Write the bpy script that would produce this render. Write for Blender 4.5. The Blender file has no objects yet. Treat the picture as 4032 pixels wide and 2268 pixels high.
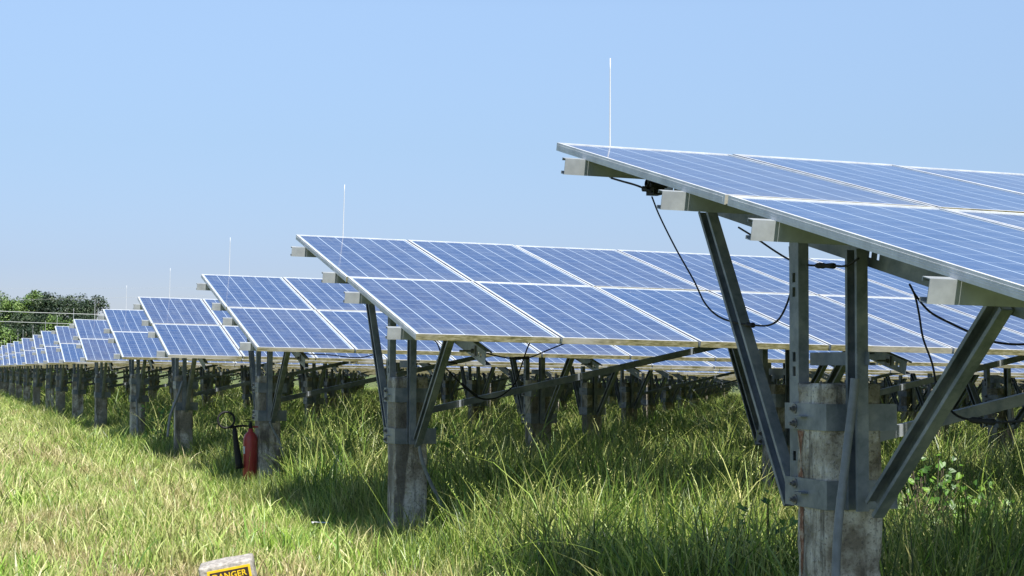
import bpy, bmesh, math, random
from mathutils import Vector, Matrix, noise
random.seed(7)
R = math.radians
SC = bpy.context.scene

# ------------------------------------------------------------------ camera, sky, sun, exposure
F_PX, YAW, PITCH, ROLL = 6495.7, R(18.8705), R(2.7705), R(0.2544)     # photograph is 4032 px wide
TILT, LP, SLOPE, WP = R(13.3087), 2.0456, R(-0.8601), 1.012
H = 1.35                                                               # eye height over the ground
CAM = Vector((0, 0, H))
f_ = Vector((math.sin(YAW)*math.cos(PITCH), math.cos(YAW)*math.cos(PITCH), math.sin(PITCH)))
r0 = Vector((math.cos(YAW), -math.sin(YAW), 0)); u0 = r0.cross(f_)
r_ = r0*math.cos(ROLL) + u0*math.sin(ROLL); u_ = r_.cross(f_)
cd = bpy.data.cameras.new('camera'); cam = bpy.data.objects.new('camera', cd)
SC.collection.objects.link(cam); SC.camera = cam
cam.matrix_world = Matrix(((r_.x, u_.x, -f_.x, CAM.x), (r_.y, u_.y, -f_.y, CAM.y), (r_.z, u_.z, -f_.z, CAM.z), (0, 0, 0, 1)))
cd.sensor_width = 36; cd.lens = F_PX/4032*36; cd.clip_start = 0.05; cd.clip_end = 5000

SUN_EL, SUN_AZ = R(54), R(180)            # azimuth measured from +Y towards +X: the sun is behind the camera
sdir = Vector((math.sin(SUN_AZ)*math.cos(SUN_EL), math.cos(SUN_AZ)*math.cos(SUN_EL), math.sin(SUN_EL)))
W = bpy.data.worlds.new('World'); SC.world = W; W.use_nodes = True
nt = W.node_tree; bg = nt.nodes['Background']; sky = nt.nodes.new('ShaderNodeTexSky')
sky.sky_type = 'NISHITA'; sky.sun_disc = False; sky.sun_elevation = SUN_EL; sky.sun_rotation = SUN_AZ
sky.air_density = 1.0; sky.dust_density = 0.25; sky.ozone_density = 4.0; sky.altitude = 0
tcw = nt.nodes.new('ShaderNodeTexCoord'); sxw = nt.nodes.new('ShaderNodeSeparateXYZ'); rw = nt.nodes.new('ShaderNodeValToRGB'); mw = nt.nodes.new('ShaderNodeMix')
nt.links.new(tcw.outputs['Generated'], sxw.inputs[0]); nt.links.new(sxw.outputs[2], rw.inputs[0])
while len(rw.color_ramp.elements) < 5: rw.color_ramp.elements.new(.5)
for e_, (p_, c_) in zip(rw.color_ramp.elements, ((0, (.50, .49, .66)), (.06, (.60, .585, .73)), (.134, (.885, .83, .856)), (.216, (1.27, 1.14, 1.08)), (.5, (1, 1, 1)))):
    e_.position = p_; e_.color = (*c_, 1)                              # sky tint by height: the band over the horizon is dimmer and greyer
mw.data_type = 'RGBA'; mw.blend_type = 'MULTIPLY'; mw.inputs[0].default_value = 1; nt.links.new(sky.outputs[0], mw.inputs[6]); nt.links.new(rw.outputs[0], mw.inputs[7])
nt.links.new(mw.outputs[2], bg.inputs[0]); bg.inputs[1].default_value = 0.087
sl = bpy.data.lights.new('sun', 'SUN'); so = bpy.data.objects.new('sun', sl); SC.collection.objects.link(so)
sl.energy = 4.8; sl.angle = R(0.5); sl.color = (1.0, 0.96, 0.89)
so.rotation_euler = sdir.to_track_quat('Z', 'Y').to_euler()
SC.view_settings.view_transform = 'Standard'; SC.view_settings.look = 'None'; SC.view_settings.gamma = 1
SC.view_settings.exposure = 0.8
SC.cycles.max_bounces = 6; SC.cycles.transparent_max_bounces = 4

def at(px, py, Y=None, X=None):
    """point where the line of sight through a pixel of the photograph meets the vertical plane Y or X"""
    d = f_ + r_*((px-2016)/F_PX) + u_*((1134-py)/F_PX)
    k = Y/d.y if Y is not None else X/d.x
    return CAM + d*k
def gz(x, y):
    return -0.0150*(x-2.97) - 0.0030*(y-4.0)

# ------------------------------------------------------------------ materials
def mat(name):
    m = bpy.data.materials.new(name); m.use_nodes = True
    return m, m.node_tree, m.node_tree.nodes['Principled BSDF']
def N(t, kind, **kw):
    n = t.nodes.new('ShaderNode'+kind)
    for k, v in kw.items(): setattr(n, k, v)
    return n
def mathn(t, op, a, b=None, c=None):
    n = N(t, 'Math', operation=op)
    for i, v in enumerate((a, b, c)):
        if v is None: continue
        if isinstance(v, (int, float)): n.inputs[i].default_value = v
        else: t.links.new(v, n.inputs[i])
    return n.outputs[0]
def mixc(t, fac, a, b, mode='MIX'):
    n = N(t, 'Mix', data_type='RGBA', blend_type=mode)
    for s, v in ((0, fac), (6, a), (7, b)):
        if isinstance(v, (int, float)): n.inputs[s].default_value = v
        elif isinstance(v, tuple): n.inputs[s].default_value = (*v, 1)[:4]
        else: t.links.new(v, n.inputs[s])
    return n.outputs[2]
def noisen(t, scale, detail=4, rough=.55, vec=None, dim='3D'):
    n = N(t, 'TexNoise'); n.noise_dimensions = dim
    n.inputs['Scale'].default_value = scale; n.inputs['Detail'].default_value = detail; n.inputs['Roughness'].default_value = rough
    if vec is not None: t.links.new(vec, n.inputs['Vector'])
    return n.outputs[0]
def ramp(t, fac, stops):
    n = N(t, 'ValToRGB'); e = n.color_ramp.elements
    while len(e) < len(stops): e.new(.5)
    for q, (p, c) in zip(e, stops): q.position = p; q.color = (*c, 1) if len(c) == 3 else c
    t.links.new(fac, n.inputs[0]); return n.outputs[0]
def bump(t, b, h, s=.3, d=.01):
    n = N(t, 'Bump'); n.inputs['Strength'].default_value = s; n.inputs['Distance'].default_value = d
    t.links.new(h, n.inputs['Height']); t.links.new(n.outputs[0], b.inputs['Normal'])
def wpos(t): return N(t, 'NewGeometry').outputs['Position']
def objc(t): return N(t, 'TexCoord').outputs['Object']

def simple(name, col, rough=.6, metal=0, var=0.0, scale=8):
    m, t, b = mat(name); b.inputs['Roughness'].default_value = rough; b.inputs['Metallic'].default_value = metal
    if var:
        n = noisen(t, scale, 5, .6, wpos(t))
        lo = tuple(c*(1-var) for c in col); hi = tuple(min(1, c*(1+var)) for c in col)
        t.links.new(ramp(t, n, [(.3, lo), (.7, hi)]), b.inputs['Base Color'])
    else: b.inputs['Base Color'].default_value = (*col, 1)
    return m
def make_steel():
    m, t, b = mat('galvanised_steel')
    v = N(t, 'TexVoronoi'); v.inputs['Scale'].default_value = 40; t.links.new(wpos(t), v.inputs['Vector'])
    n = noisen(t, 5, 6, .65, wpos(t)); n2 = noisen(t, 1.3, 4, .6, wpos(t))
    c = ramp(t, n, [(.36, (.095, .118, .142)), (.5, (.175, .20, .225)), (.64, (.29, .31, .33))])
    c = mixc(t, mathn(t, 'MULTIPLY', v.outputs['Color'], .25), c, (.36, .385, .41))
    c = mixc(t, ramp(t, n2, [(.58, (0, 0, 0)), (.74, (.3, .3, .3))]), c, (.17, .15, .13))
    t.links.new(c, b.inputs['Base Color']); b.inputs['Metallic'].default_value = .25; b.inputs['Roughness'].default_value = .5
    bump(t, b, n, .15, .004)
    return m
def make_frame(stain):
    m, t, b = mat('aluminium_frame_stained' if stain else 'aluminium_frame')
    p = wpos(t); n = noisen(t, 9, 5, .7, p)
    if stain:
        mp = N(t, 'Mapping'); mp.inputs['Scale'].default_value = (14, 3, 60); t.links.new(p, mp.inputs[0])
        n = noisen(t, 1.0, 6, .7, mp.outputs[0]); n3 = noisen(t, 1.4, 3, .5, p)
        c = ramp(t, n, [(.36, (.09, .085, .03)), (.5, (.20, .185, .085)), (.62, (.32, .30, .19))])
        c = mixc(t, ramp(t, n3, [(.54, (0, 0, 0)), (.64, (.7, .7, .7))]), c, (.42, .41, .37))
        b.inputs['Metallic'].default_value = .1; b.inputs['Roughness'].default_value = .75
    else:
        c = ramp(t, n, [(.35, (.52, .53, .54)), (.6, (.68, .69, .70))])
        b.inputs['Metallic'].default_value = .1; b.inputs['Roughness'].default_value = .4
    t.links.new(c, b.inputs['Base Color']); return m
def make_cells():
    """polycrystalline cells, 6 x 12, in metres along the UV map, under glass"""
    m, t, b = mat('solar_cells')
    uv = N(t, 'UVMap').outputs[0]; s = N(t, 'SeparateXYZ'); t.links.new(uv, s.inputs[0]); u, v = s.outputs[0], s.outputs[1]
    oi = N(t, 'ObjectInfo')
    CU, CV = 0.1565, 0.1640
    cu = mathn(t, 'DIVIDE', mathn(t, 'SUBTRACT', u, .0265), CU); cv = mathn(t, 'DIVIDE', mathn(t, 'SUBTRACT', v, .031), CV)
    fu = mathn(t, 'FRACT', cu); fv = mathn(t, 'FRACT', cv)
    du = mathn(t, 'MULTIPLY', mathn(t, 'MINIMUM', fu, mathn(t, 'SUBTRACT', 1, fu)), CU)
    dv = mathn(t, 'MULTIPLY', mathn(t, 'MINIMUM', fv, mathn(t, 'SUBTRACT', 1, fv)), CV)
    gap = mathn(t, 'MAXIMUM', mathn(t, 'LESS_THAN', du, .0042), mathn(t, 'MULTIPLY', mathn(t, 'LESS_THAN', dv, .0024), .6))
    out = mathn(t, 'MAXIMUM', mathn(t, 'MAXIMUM', mathn(t, 'LESS_THAN', cu, 0.0), mathn(t, 'GREATER_THAN', cu, 6.0)),
                mathn(t, 'MAXIMUM', mathn(t, 'LESS_THAN', cv, 0.0), mathn(t, 'GREATER_THAN', cv, 12.0)))
    # bus bars: three thin silver lines along the slope in each cell
    bb = mathn(t, 'FRACT', mathn(t, 'ADD', mathn(t, 'MULTIPLY', fu, 3), .0))
    bb = mathn(t, 'MULTIPLY', mathn(t, 'LESS_THAN', mathn(t, 'ABSOLUTE', mathn(t, 'SUBTRACT', bb, .5)), .022), .22)
    cid = N(t, 'CombineXYZ'); t.links.new(mathn(t, 'FLOOR', cu), cid.inputs[0]); t.links.new(mathn(t, 'FLOOR', cv), cid.inputs[1]); t.links.new(mathn(t, 'MULTIPLY', oi.outputs['Random'], 97), cid.inputs[2])
    wn = N(t, 'TexWhiteNoise'); t.links.new(cid.outputs[0], wn.inputs[0])
    vo = N(t, 'TexVoronoi'); vo.inputs['Scale'].default_value = 75; t.links.new(uv, vo.inputs['Vector'])
    sv = N(t, 'SeparateColor'); t.links.new(vo.outputs['Color'], sv.inputs[0])
    br = mathn(t, 'ADD', mathn(t, 'MULTIPLY', wn.outputs[0], .16), mathn(t, 'MULTIPLY', sv.outputs[0], .30))
    base = mixc(t, oi.outputs['Random'], (.010, .043, .145), (.036, .044, .110))
    base = mixc(t, br, base, (.050, .105, .26))
    c = mixc(t, bb, base, (.40, .48, .62))
    c = mixc(t, mathn(t, 'MAXIMUM', gap, out), c, (.43, .52, .62))
    dust = noisen(t, 6, 5, .65, wpos(t))
    c = mixc(t, mathn(t, 'MULTIPLY', ramp(t, dust, [(.35, (0, 0, 0)), (.8, (1, 1, 1))]), .18), c, (.38, .42, .44))
    low = mathn(t, 'MULTIPLY', mathn(t, 'POWER', mathn(t, 'MAXIMUM', mathn(t, 'SUBTRACT', 1.0, mathn(t, 'MULTIPLY', v, 2.2)), 0), 1.5), noisen(t, 4, 4, .6, uv))
    c = mixc(t, mathn(t, 'MULTIPLY', low, .30), c, (.36, .35, .30))
    mps = N(t, 'Mapping'); mps.inputs['Scale'].default_value = (16, .9, 1); t.links.new(uv, mps.inputs[0])
    c = mixc(t, mathn(t, 'MULTIPLY', ramp(t, noisen(t, 1, 3, .6, mps.outputs[0]), [(.52, (0, 0, 0)), (.72, (1, 1, 1))]), .16), c, (.34, .38, .42))
    sp = N(t, 'TexVoronoi'); sp.inputs['Scale'].default_value = 2.6; t.links.new(wpos(t), sp.inputs['Vector'])
    c = mixc(t, mathn(t, 'MULTIPLY', mathn(t, 'LESS_THAN', sp.outputs['Distance'], .018), .8), c, (.75, .75, .72))
    t.links.new(c, b.inputs['Base Color'])
    t.links.new(ramp(t, dust, [(.3, (.07, .07, .07)), (.8, (.16, .16, .16))]), b.inputs['Roughness'])
    b.inputs['IOR'].default_value = 1.5
    return m
def make_concrete():
    m, t, b = mat('weathered_concrete'); p = wpos(t)
    n = noisen(t, 6, 8, .68, p)
    mp = N(t, 'Mapping'); mp.inputs['Scale'].default_value = (9, 9, 1.1); t.links.new(p, mp.inputs[0])
    streak = noisen(t, 1.0, 6, .65, mp.outputs[0]); fine = noisen(t, 60, 4, .7, p); big = noisen(t, 1.7, 3, .5, p)
    c = ramp(t, n, [(.38, (.25, .21, .155)), (.46, (.44, .39, .31)), (.53, (.60, .55, .46)), (.60, (.74, .70, .62))])
    c = mixc(t, ramp(t, streak, [(.50, (0, 0, 0)), (.58, (.8, .8, .8))]), c, (.095, .085, .07))
    c = mixc(t, ramp(t, big, [(.50, (0, 0, 0)), (.55, (.8, .8, .8))]), c, (.23, .21, .17))
    c = mixc(t, ramp(t, fine, [(.54, (0, 0, 0)), (.64, (.65, .65, .65))]), c, (.10, .085, .07))
    t.links.new(c, b.inputs['Base Color']); b.inputs['Roughness'].default_value = .92
    bump(t, b, mathn(t, 'ADD', n, mathn(t, 'MULTIPLY', fine, .4)), 1.0, .03)
    return m
def make_rust_streak():
    m, t, b = mat('rust_stain'); n = noisen(t, 30, 5, .7, wpos(t))
    t.links.new(ramp(t, n, [(.36, (.10, .05, .03)), (.5, (.26, .12, .07)), (.62, (.42, .33, .25))]), b.inputs['Base Color']); b.inputs['Roughness'].default_value = .9
    return m
def make_ground():
    m, t, b = mat('grassy_soil'); p = wpos(t)
    n = noisen(t, .5, 6, .6, p); n2 = noisen(t, 14, 6, .7, p)
    c = ramp(t, n2, [(.3, (.03, .05, .012)), (.5, (.085, .12, .028)), (.75, (.18, .20, .06))])
    c = mixc(t, ramp(t, n, [(.45, (0, 0, 0)), (.7, (.4, .4, .4))]), c, (.18, .15, .065))
    t.links.new(c, b.inputs['Base Color']); b.inputs['Roughness'].default_value = .95
    bump(t, b, n2, .8, .05)
    return m
def make_grass(name, kind):
    """blade colour varies from blade to blade and in patches over the field; light passes through"""
    m, t, b = mat(name); t.nodes.remove(b); out = t.nodes['Material Output']
    p = wpos(t)
    at_ = N(t, 'Attribute'); at_.attribute_name = 'shade'; sh = at_.outputs['Fac']
    oi = N(t, 'ObjectInfo').outputs['Random']
    patch = noisen(t, .55, 4, .6, p); patch2 = noisen(t, 2.3, 3, .6, p)
    if kind == 'meadow':
        g = ramp(t, sh, [(0, (.045, .11, .018)), (.28, (.17, .33, .045)), (.60, (.38, .58, .085)), (1, (.76, .82, .30))])
        s = ramp(t, sh, [(0, (.13, .11, .045)), (.5, (.50, .42, .19)), (1, (.82, .72, .42))])
        k = mathn(t, 'ADD', mathn(t, 'MULTIPLY', patch, .8), mathn(t, 'ADD', mathn(t, 'MULTIPLY', patch2, .5), mathn(t, 'MULTIPLY', oi, .20)))
        c = mixc(t, ramp(t, k, [(.66, (0, 0, 0)), (.86, (1, 1, 1))]), g, s)
    elif kind == 'vine':
        c = ramp(t, sh, [(0, (.04, .11, .018)), (.6, (.12, .27, .03)), (1, (.26, .42, .06))])
    elif kind == 'straw':
        c = ramp(t, sh, [(0, (.26, .20, .09)), (.5, (.52, .42, .22)), (1, (.74, .63, .40))])
    else:
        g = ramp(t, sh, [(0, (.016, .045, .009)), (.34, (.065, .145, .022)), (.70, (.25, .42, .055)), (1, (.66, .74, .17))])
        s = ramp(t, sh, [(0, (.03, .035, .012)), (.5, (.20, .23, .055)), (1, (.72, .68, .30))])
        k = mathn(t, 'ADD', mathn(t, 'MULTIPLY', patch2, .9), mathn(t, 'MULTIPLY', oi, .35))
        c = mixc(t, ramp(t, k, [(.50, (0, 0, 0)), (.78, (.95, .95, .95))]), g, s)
    d = N(t, 'BsdfDiffuse'); tr = N(t, 'BsdfTranslucent'); gl = N(t, 'BsdfGlossy'); gl.inputs['Roughness'].default_value = .45
    t.links.new(c, d.inputs[0]); t.links.new(mixc(t, .5, c, (.5, .62, .08), 'MULTIPLY'), tr.inputs[0])
    mx = N(t, 'MixShader'); mx.inputs[0].default_value = .36; t.links.new(d.outputs[0], mx.inputs[1]); t.links.new(tr.outputs[0], mx.inputs[2])
    m2 = N(t, 'MixShader'); m2.inputs[0].default_value = .05; t.links.new(mx.outputs[0], m2.inputs[1]); t.links.new(gl.outputs[0], m2.inputs[2])
    t.links.new(m2.outputs[0], out.inputs[0]); return m
def make_leaf(name, lo, mid, hi, rough=.5):
    m, t, b = mat(name)
    a = N(t, 'Attribute'); a.attribute_name = 'shade'
    c = ramp(t, a.outputs['Fac'], [(0, lo), (.55, mid), (1, hi)])
    t.links.new(c, b.inputs['Base Color']); b.inputs['Roughness'].default_value = rough
    b.inputs['Transmission Weight'].default_value = 0
    return m
STEEL = make_steel(); ZINC = simple('sun_lightened_zinc', (.335, .36, .375), .5, .15, .22, 9); ALU = make_frame(False); ALU_DIRTY = make_frame(True); CELLS = make_cells(); CONC = make_concrete()  # purlin zinc coloured lighter than the steel so its sunlit ends read bright
RUST = make_rust_streak(); GROUND = make_ground(); GR_MEADOW = make_grass('meadow_grass', 'meadow'); GR_TALL = make_grass('tall_grass', 'tall'); GR_STRAW = make_grass('dry_straw', 'straw')
BLACK = simple('black_rubber', (.010, .010, .012), .75); BACKSHEET = simple('panel_backsheet', (.55, .56, .57), .7)
GREY_PIPE = simple('grey_conduit', (.20, .215, .235), .55, 0, .2, 20); BOLT = simple('dull_bolt', (.20, .20, .205), .5, .6, .3, 60)
WHITE_ROD = simple('pale_rod', (.55, .56, .56), .45, .1); RED = simple('red_enamel', (.40, .045, .040), .38, 0, .18, 7)
YELLOW = simple('sign_yellow', (.80, .52, .02), .5, 0, .12, 40); SIGN_BLACK = simple('sign_black', (.035, .02, .018), .6); STICKER = simple('white_sticker', (.75, .76, .78), .5)
STONE = simple('whitewashed_stone', (.34, .315, .285), .9, 0, .5, 38); WIREM = simple('wire_grey', (.36, .37, .37), .7)
WOODM = simple('pole_concrete', (.35, .34, .32), .9, 0, .2, 4); TRUNK = simple('bark', (.13, .10, .075), .95, 0, .3, 3)
PETAL = simple('white_petal', (.8, .8, .78), .7)

# ------------------------------------------------------------------ mesh helpers
class MB:
    def __init__(s): s.bm = bmesh.new(); s.mi = 0
    def face(s, vs, mi=None):
        try: f = s.bm.faces.new(vs)
        except ValueError: return None
        f.material_index = s.mi if mi is None else mi; return f
    def hexa(s, pts, mis=None):
        v = [s.bm.verts.new(p) for p in pts]
        for i, q in enumerate(((0, 3, 2, 1), (4, 5, 6, 7), (0, 1, 5, 4), (1, 2, 6, 5), (2, 3, 7, 6), (3, 0, 4, 7))):
            s.face([v[k] for k in q], None if mis is None else mis[i])
        return v
    def box(s, x0, x1, y0, y1, z0, z1, M=None, mis=None):
        P = [Vector(p) for p in ((x0, y0, z0), (x1, y0, z0), (x1, y1, z0), (x0, y1, z0), (x0, y0, z1), (x1, y0, z1), (x1, y1, z1), (x0, y1, z1))]
        if M is not None: P = [M @ p for p in P]
        return s.hexa(P, mis)           # faces: bottom, top, front(-y), right, back, left
    def prism(s, outline, M, L):
        a = [s.bm.verts.new(M @ Vector((p[0], p[1], 0))) for p in outline]; b = [s.bm.verts.new(M @ Vector((p[0], p[1], L))) for p in outline]
        n = len(a)
        for i in range(n): s.face([a[i], a[(i+1) % n], b[(i+1) % n], b[i]])
        s.face(a[::-1]); s.face(b)
    def channel(s, p0, p1, openv, D=.09, B=.05, lip=.016, t=.004):
        """lipped C section from p0 to p1; openv is the side its mouth faces; D across the web"""
        p0, p1 = Vector(p0), Vector(p1); w = (p1-p0); L = w.length; w.normalize()
        a = Vector(openv); a = (a - w*a.dot(w)).normalized(); b = w.cross(a)
        h = D/2; O = [(0, -h), (B, -h), (B, -h+lip), (B-t, -h+lip), (B-t, -h+t), (t, -h+t), (t, h-t), (B-t, h-t), (B-t, h-lip), (B, h-lip), (B, h), (0, h)]
        M = Matrix((( a.x, b.x, w.x, p0.x), (a.y, b.y, w.y, p0.y), (a.z, b.z, w.z, p0.z), (0, 0, 0, 1)))
        s.prism(O, M, L)
    def slotted(s, p0, p1, openv, D=.09, B=.05, lip=.016, t=.004, slots=()):
        """the same section with slots (distance along, length) cut through the web"""
        p0, p1 = Vector(p0), Vector(p1); w = (p1-p0); L = w.length; w.normalize()
        a = Vector(openv); a = (a - w*a.dot(w)).normalized(); b = w.cross(a)
        M = Matrix(((a.x, b.x, w.x, p0.x), (a.y, b.y, w.y, p0.y), (a.z, b.z, w.z, p0.z), (0, 0, 0, 1)))
        h = D/2; q = .013
        for sg in (-1, 1):
            y0, y1 = sorted((sg*h, sg*(h-t))); s.box(t, B, y0, y1, 0, L, M)
            y0, y1 = sorted((sg*(h-t), sg*(h-lip))); s.box(B-t, B, y0, y1, 0, L, M)
            y0, y1 = sorted((sg*h, sg*q)); s.box(0, t, y0, y1, 0, L, M)
        z = 0
        for (c, l) in sorted(slots):
            if c-l/2 > z: s.box(0, t, -q, q, z, c-l/2, M)
            z = c+l/2
        s.box(0, t, -q, q, z, L, M)
    def cyl(s, p0, p1, r0, r1=None, n=12, cap=True):
        p0, p1 = Vector(p0), Vector(p1); r1 = r0 if r1 is None else r1; w = (p1-p0).normalized()
        a = w.orthogonal().normalized(); b = w.cross(a)
        A = [s.bm.verts.new(p0+(a*math.cos(2*math.pi*i/n)+b*math.sin(2*math.pi*i/n))*r0) for i in range(n)]
        Bv = [s.bm.verts.new(p1+(a*math.cos(2*math.pi*i/n)+b*math.sin(2*math.pi*i/n))*r1) for i in range(n)]
        for i in range(n): s.face([A[i], A[(i+1) % n], Bv[(i+1) % n], Bv[i]])
        if cap: s.face(A[::-1]); s.face(Bv)
    def tube(s, pts, r, n=8, ribs=0):
        pts = [Vector(p) for p in pts]; rings = []; a = None
        for i, p in enumerate(pts):
            w = (pts[min(i+1, len(pts)-1)]-pts[max(i-1, 0)]).normalized()
            a = w.orthogonal().normalized() if a is None else (a-w*a.dot(w)).normalized(); b = w.cross(a)
            rr = r(i/(len(pts)-1)) if callable(r) else r
            rings.append([s.bm.verts.new(p+(a*math.cos(2*math.pi*k/n)+b*math.sin(2*math.pi*k/n))*rr) for k in range(n)])
        for A, Bv in zip(rings, rings[1:]):
            for k in range(n): s.face([A[k], A[(k+1) % n], Bv[(k+1) % n], Bv[k]])
        s.face(rings[0][::-1]); s.face(rings[-1])
    def lathe(s, prof, c, n=24):
        rings = [[s.bm.verts.new((c[0]+r*math.cos(2*math.pi*k/n), c[1]+r*math.sin(2*math.pi*k/n), c[2]+z)) for k in range(n)] for r, z in prof]
        for A, Bv in zip(rings, rings[1:]):
            for k in range(n): s.face([A[k], A[(k+1) % n], Bv[(k+1) % n], Bv[k]])
        s.face(rings[0][::-1]); s.face(rings[-1])
    def mesh(s, name, mats, smooth=False, recalc=True):
        if recalc: bmesh.ops.recalc_face_normals(s.bm, faces=s.bm.faces)
        me = bpy.data.meshes.new(name); s.bm.to_mesh(me); s.bm.free()
        for m in (mats if isinstance(mats, (list, tuple)) else [mats]): me.materials.append(m)
        if smooth:
            for p in me.polygons: p.use_smooth = True
        return me
def link(name, me, parent=None, loc=None, M=None):
    o = bpy.data.objects.new(name, me); SC.collection.objects.link(o)
    if parent is not None: o.parent = parent
    if M is not None: o.matrix_local = M
    elif loc is not None: o.location = loc
    return o
def tag(o, label=None, cat=None, group=None, kind=None):
    if label: o['label'] = label
    if cat: o['category'] = cat
    if group: o['group'] = group
    if kind: o['kind'] = kind
    return o
def spline(pts, n=10):
    pts = [Vector(p) for p in pts]; P = [pts[0]*2-pts[1]]+pts+[pts[-1]*2-pts[-2]]; out = []
    for i in range(1, len(P)-2):
        for k in range(n):
            t = k/n; a, b, c, d = P[i-1:i+3]
            out.append(.5*((2*b)+(c-a)*t+(2*a-5*b+4*c-d)*t*t+(3*b-a-3*c+d)*t**3))
    out.append(pts[-1]); return out

# ------------------------------------------------------------------ the setting
def build_ground():
    m = MB(); xs = [-3000, -600, -150, -60]+[-30+3*i for i in range(41)]+[120, 200, 600, 3000]; ys = [-600, -100, -20]+[-10+3*i for i in range(46)]+[150, 220, 400, 900, 3500]
    g = [[m.bm.verts.new((x, y, gz(max(-40, min(120, x)), max(-20, min(160, y))) + (.05*noise.noise(Vector((x*.22, y*.22, 3))) if abs(x) < 120 and -11 < y < 130 else 0))) for x in xs] for y in ys]
    for j in range(len(ys)-1):
        for i in range(len(xs)-1): m.face([g[j][i], g[j][i+1], g[j+1][i+1], g[j+1][i]])
    tag(link('ground', m.mesh('ground', GROUND, True, False)), kind='structure')
build_ground()

# ------------------------------------------------------------------ solar rows
# low left corner of each row's glass, relative to the eye (solved from the photograph)
ROWS = [(2.972, 4.036, .234), (2.863, 10.287, .216), (2.924, 16.408, .194), (2.808, 22.467, .155), (2.793, 28.464, .153), (2.674, 34.528, .117),
        (2.618, 40.394, .092), (2.569, 46.227, .083), (2.630, 52.370, .079), (2.533, 58.542, .064), (2.473, 64.723, .032), (2.419, 70.790, .027)]
for k in range(7): ROWS.append((2.37-.05*k, 76.9+6.1*k, .01-.02*k))
ZL = 1.58                     # low edge of the glass over the ground
tt, sg = math.tan(TILT), math.sin(SLOPE)
def plane_z(u, v): return ZL + v*tt + u*sg
PM = Matrix.Rotation(-SLOPE, 4, 'Y') @ Matrix.Rotation(TILT, 4, 'X')    # panel axes: x along the row, y up the slope
PW, PL, PT = .992, 2.030, .040

def frame_mesh():
    m = MB(); e = .014; top = .0015
    m.box(0, PW, 0, e, -PT, top, mis=(0, 0, 1, 0, 0, 0)); m.box(0, PW, PL-e, PL, -PT, top)
    m.box(0, e, e, PL-e, -PT, top); m.box(PW-e, PW, e, PL-e, -PT, top)
    for z in (.010, .018, .026):                              # pressed grooves of the frame sides
        m.box(-.0012, .001, .02, PL-.02, -z-.003, -z); 
    return m
def cell_into(m, z=-.003):
    uvl = m.bm.loops.layers.uv.new('UVMap') if not m.bm.loops.layers.uv else m.bm.loops.layers.uv[0]
    v = [m.bm.verts.new((x, y, z)) for x, y in ((.016, .016), (PW-.016, .016), (PW-.016, PL-.016), (.016, PL-.016))]
    f = m.bm.faces.new(v)
    for l in f.loops: l[uvl].uv = (l.vert.co.x, l.vert.co.y)
    return f
def glass_mesh():
    m = MB(); f = cell_into(m); f.material_index = 0
    v = [m.bm.verts.new((x, y, -.008)) for x, y in ((.016, .016), (.016, PL-.016), (PW-.016, PL-.016), (PW-.016, .016))]
    g = m.bm.faces.new(v); g.material_index = 1
    m.mi = 1; m.box(PW*.42, PW*.58, PL*.88, PL*.93, -.035, -.009)
    return m.mesh('solar_panel', [CELLS, BACKSHEET], False, False)
def full_mesh():
    m = frame_mesh(); f = cell_into(m); f.material_index = 2
    return m.mesh('solar_panel_full', [ALU, ALU_DIRTY, CELLS], False, False)
GLASS = glass_mesh(); FR = frame_mesh().mesh('frame', [ALU, ALU_DIRTY]); FULL = full_mesh()

UC = [.467+3.2*j for j in range(40)]                        # pile centres along the row
PV0, PV1 = 1.78, 2.03                                        # pile front and back faces
def at_slope(u, v, off): return Vector((u, v, plane_z(u, v)-off/math.cos(TILT)))
def pile_mesh(rough, seed, chipped=False):
    m = MB(); n = 12 if rough else 1; s = .25; z0, z1 = -.5, 1.286; nz = 60 if rough else 1
    if not rough: m.box(-s/2, s/2, -s/2, s/2, z0, z1); return m.mesh('pile', CONC)
    rings = []
    per = [(-s/2+s*i/n, -s/2) for i in range(n)]+[(s/2, -s/2+s*i/n) for i in range(n)]+[(s/2-s*i/n, s/2) for i in range(n)]+[(-s/2, s/2-s*i/n) for i in range(n)]
    for k in range(nz+1):
        z = z0+(z1-z0)*k/nz; ring = []
        for (x, y) in per:
            corner = min(abs(abs(x)-s/2), abs(abs(y)-s/2)) < 1e-6 and abs(abs(x)-abs(y)) < 1e-6
            d = .004*noise.noise(Vector((x*9, y*9, z*6+seed*9)))
            c = (.003 if corner else 0) + (max(0, noise.noise(Vector((x*5, y*5, z*9+seed*5)))-.1)*.035 if corner and chipped else 0)
            q = 1-(c-d)/(s/2); topchip = .012*noise.noise(Vector((x*11, y*11, seed))) if k == nz else 0
            if k == nz: q *= .985
            ring.append(m.bm.verts.new((x*q, y*q, z+topchip)))
        rings.append(ring)
    L = len(per)
    for A, B in zip(rings, rings[1:]):
        for i in range(L): m.face([A[i], A[(i+1) % L], B[(i+1) % L], B[i]])
    m.face(rings[-1]); return m.mesh('pile', CONC, True)
PILE_A, PILE_B, PILE_C, PILE_FAR = pile_mesh(True, 1, True), pile_mesh(True, 4), pile_mesh(True, 9, True), pile_mesh(False, 0)
def clamp_mesh(h0, h1):
    """two bent plates round the pile, their ears bolted together behind the left and right faces"""
    m = MB(); s = .125+.002; t = .006
    m.box(-s-t, s+t, -s-t, -s, h0, h1); m.box(-s-t, -s, -s, .21, h0, h1)                # front plate, long left plate
    m.box(s, s+t, -s, .145, h0, h1); m.box(-s, s, s, s+t, h0, h1)
    m.box(s+t, s+.062, -s-t, -s, h0, h1); m.box(s+.056, s+.062, -s, -s+.05, h0, h1)       # right ear with its return
    zc = (h0+h1)/2
    m.box(-s-t-.03, -s-t, .02, .09, zc-.003, zc+.003)                                  # small stiffener shelf
    return m.mesh('clamp', STEEL)
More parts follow.
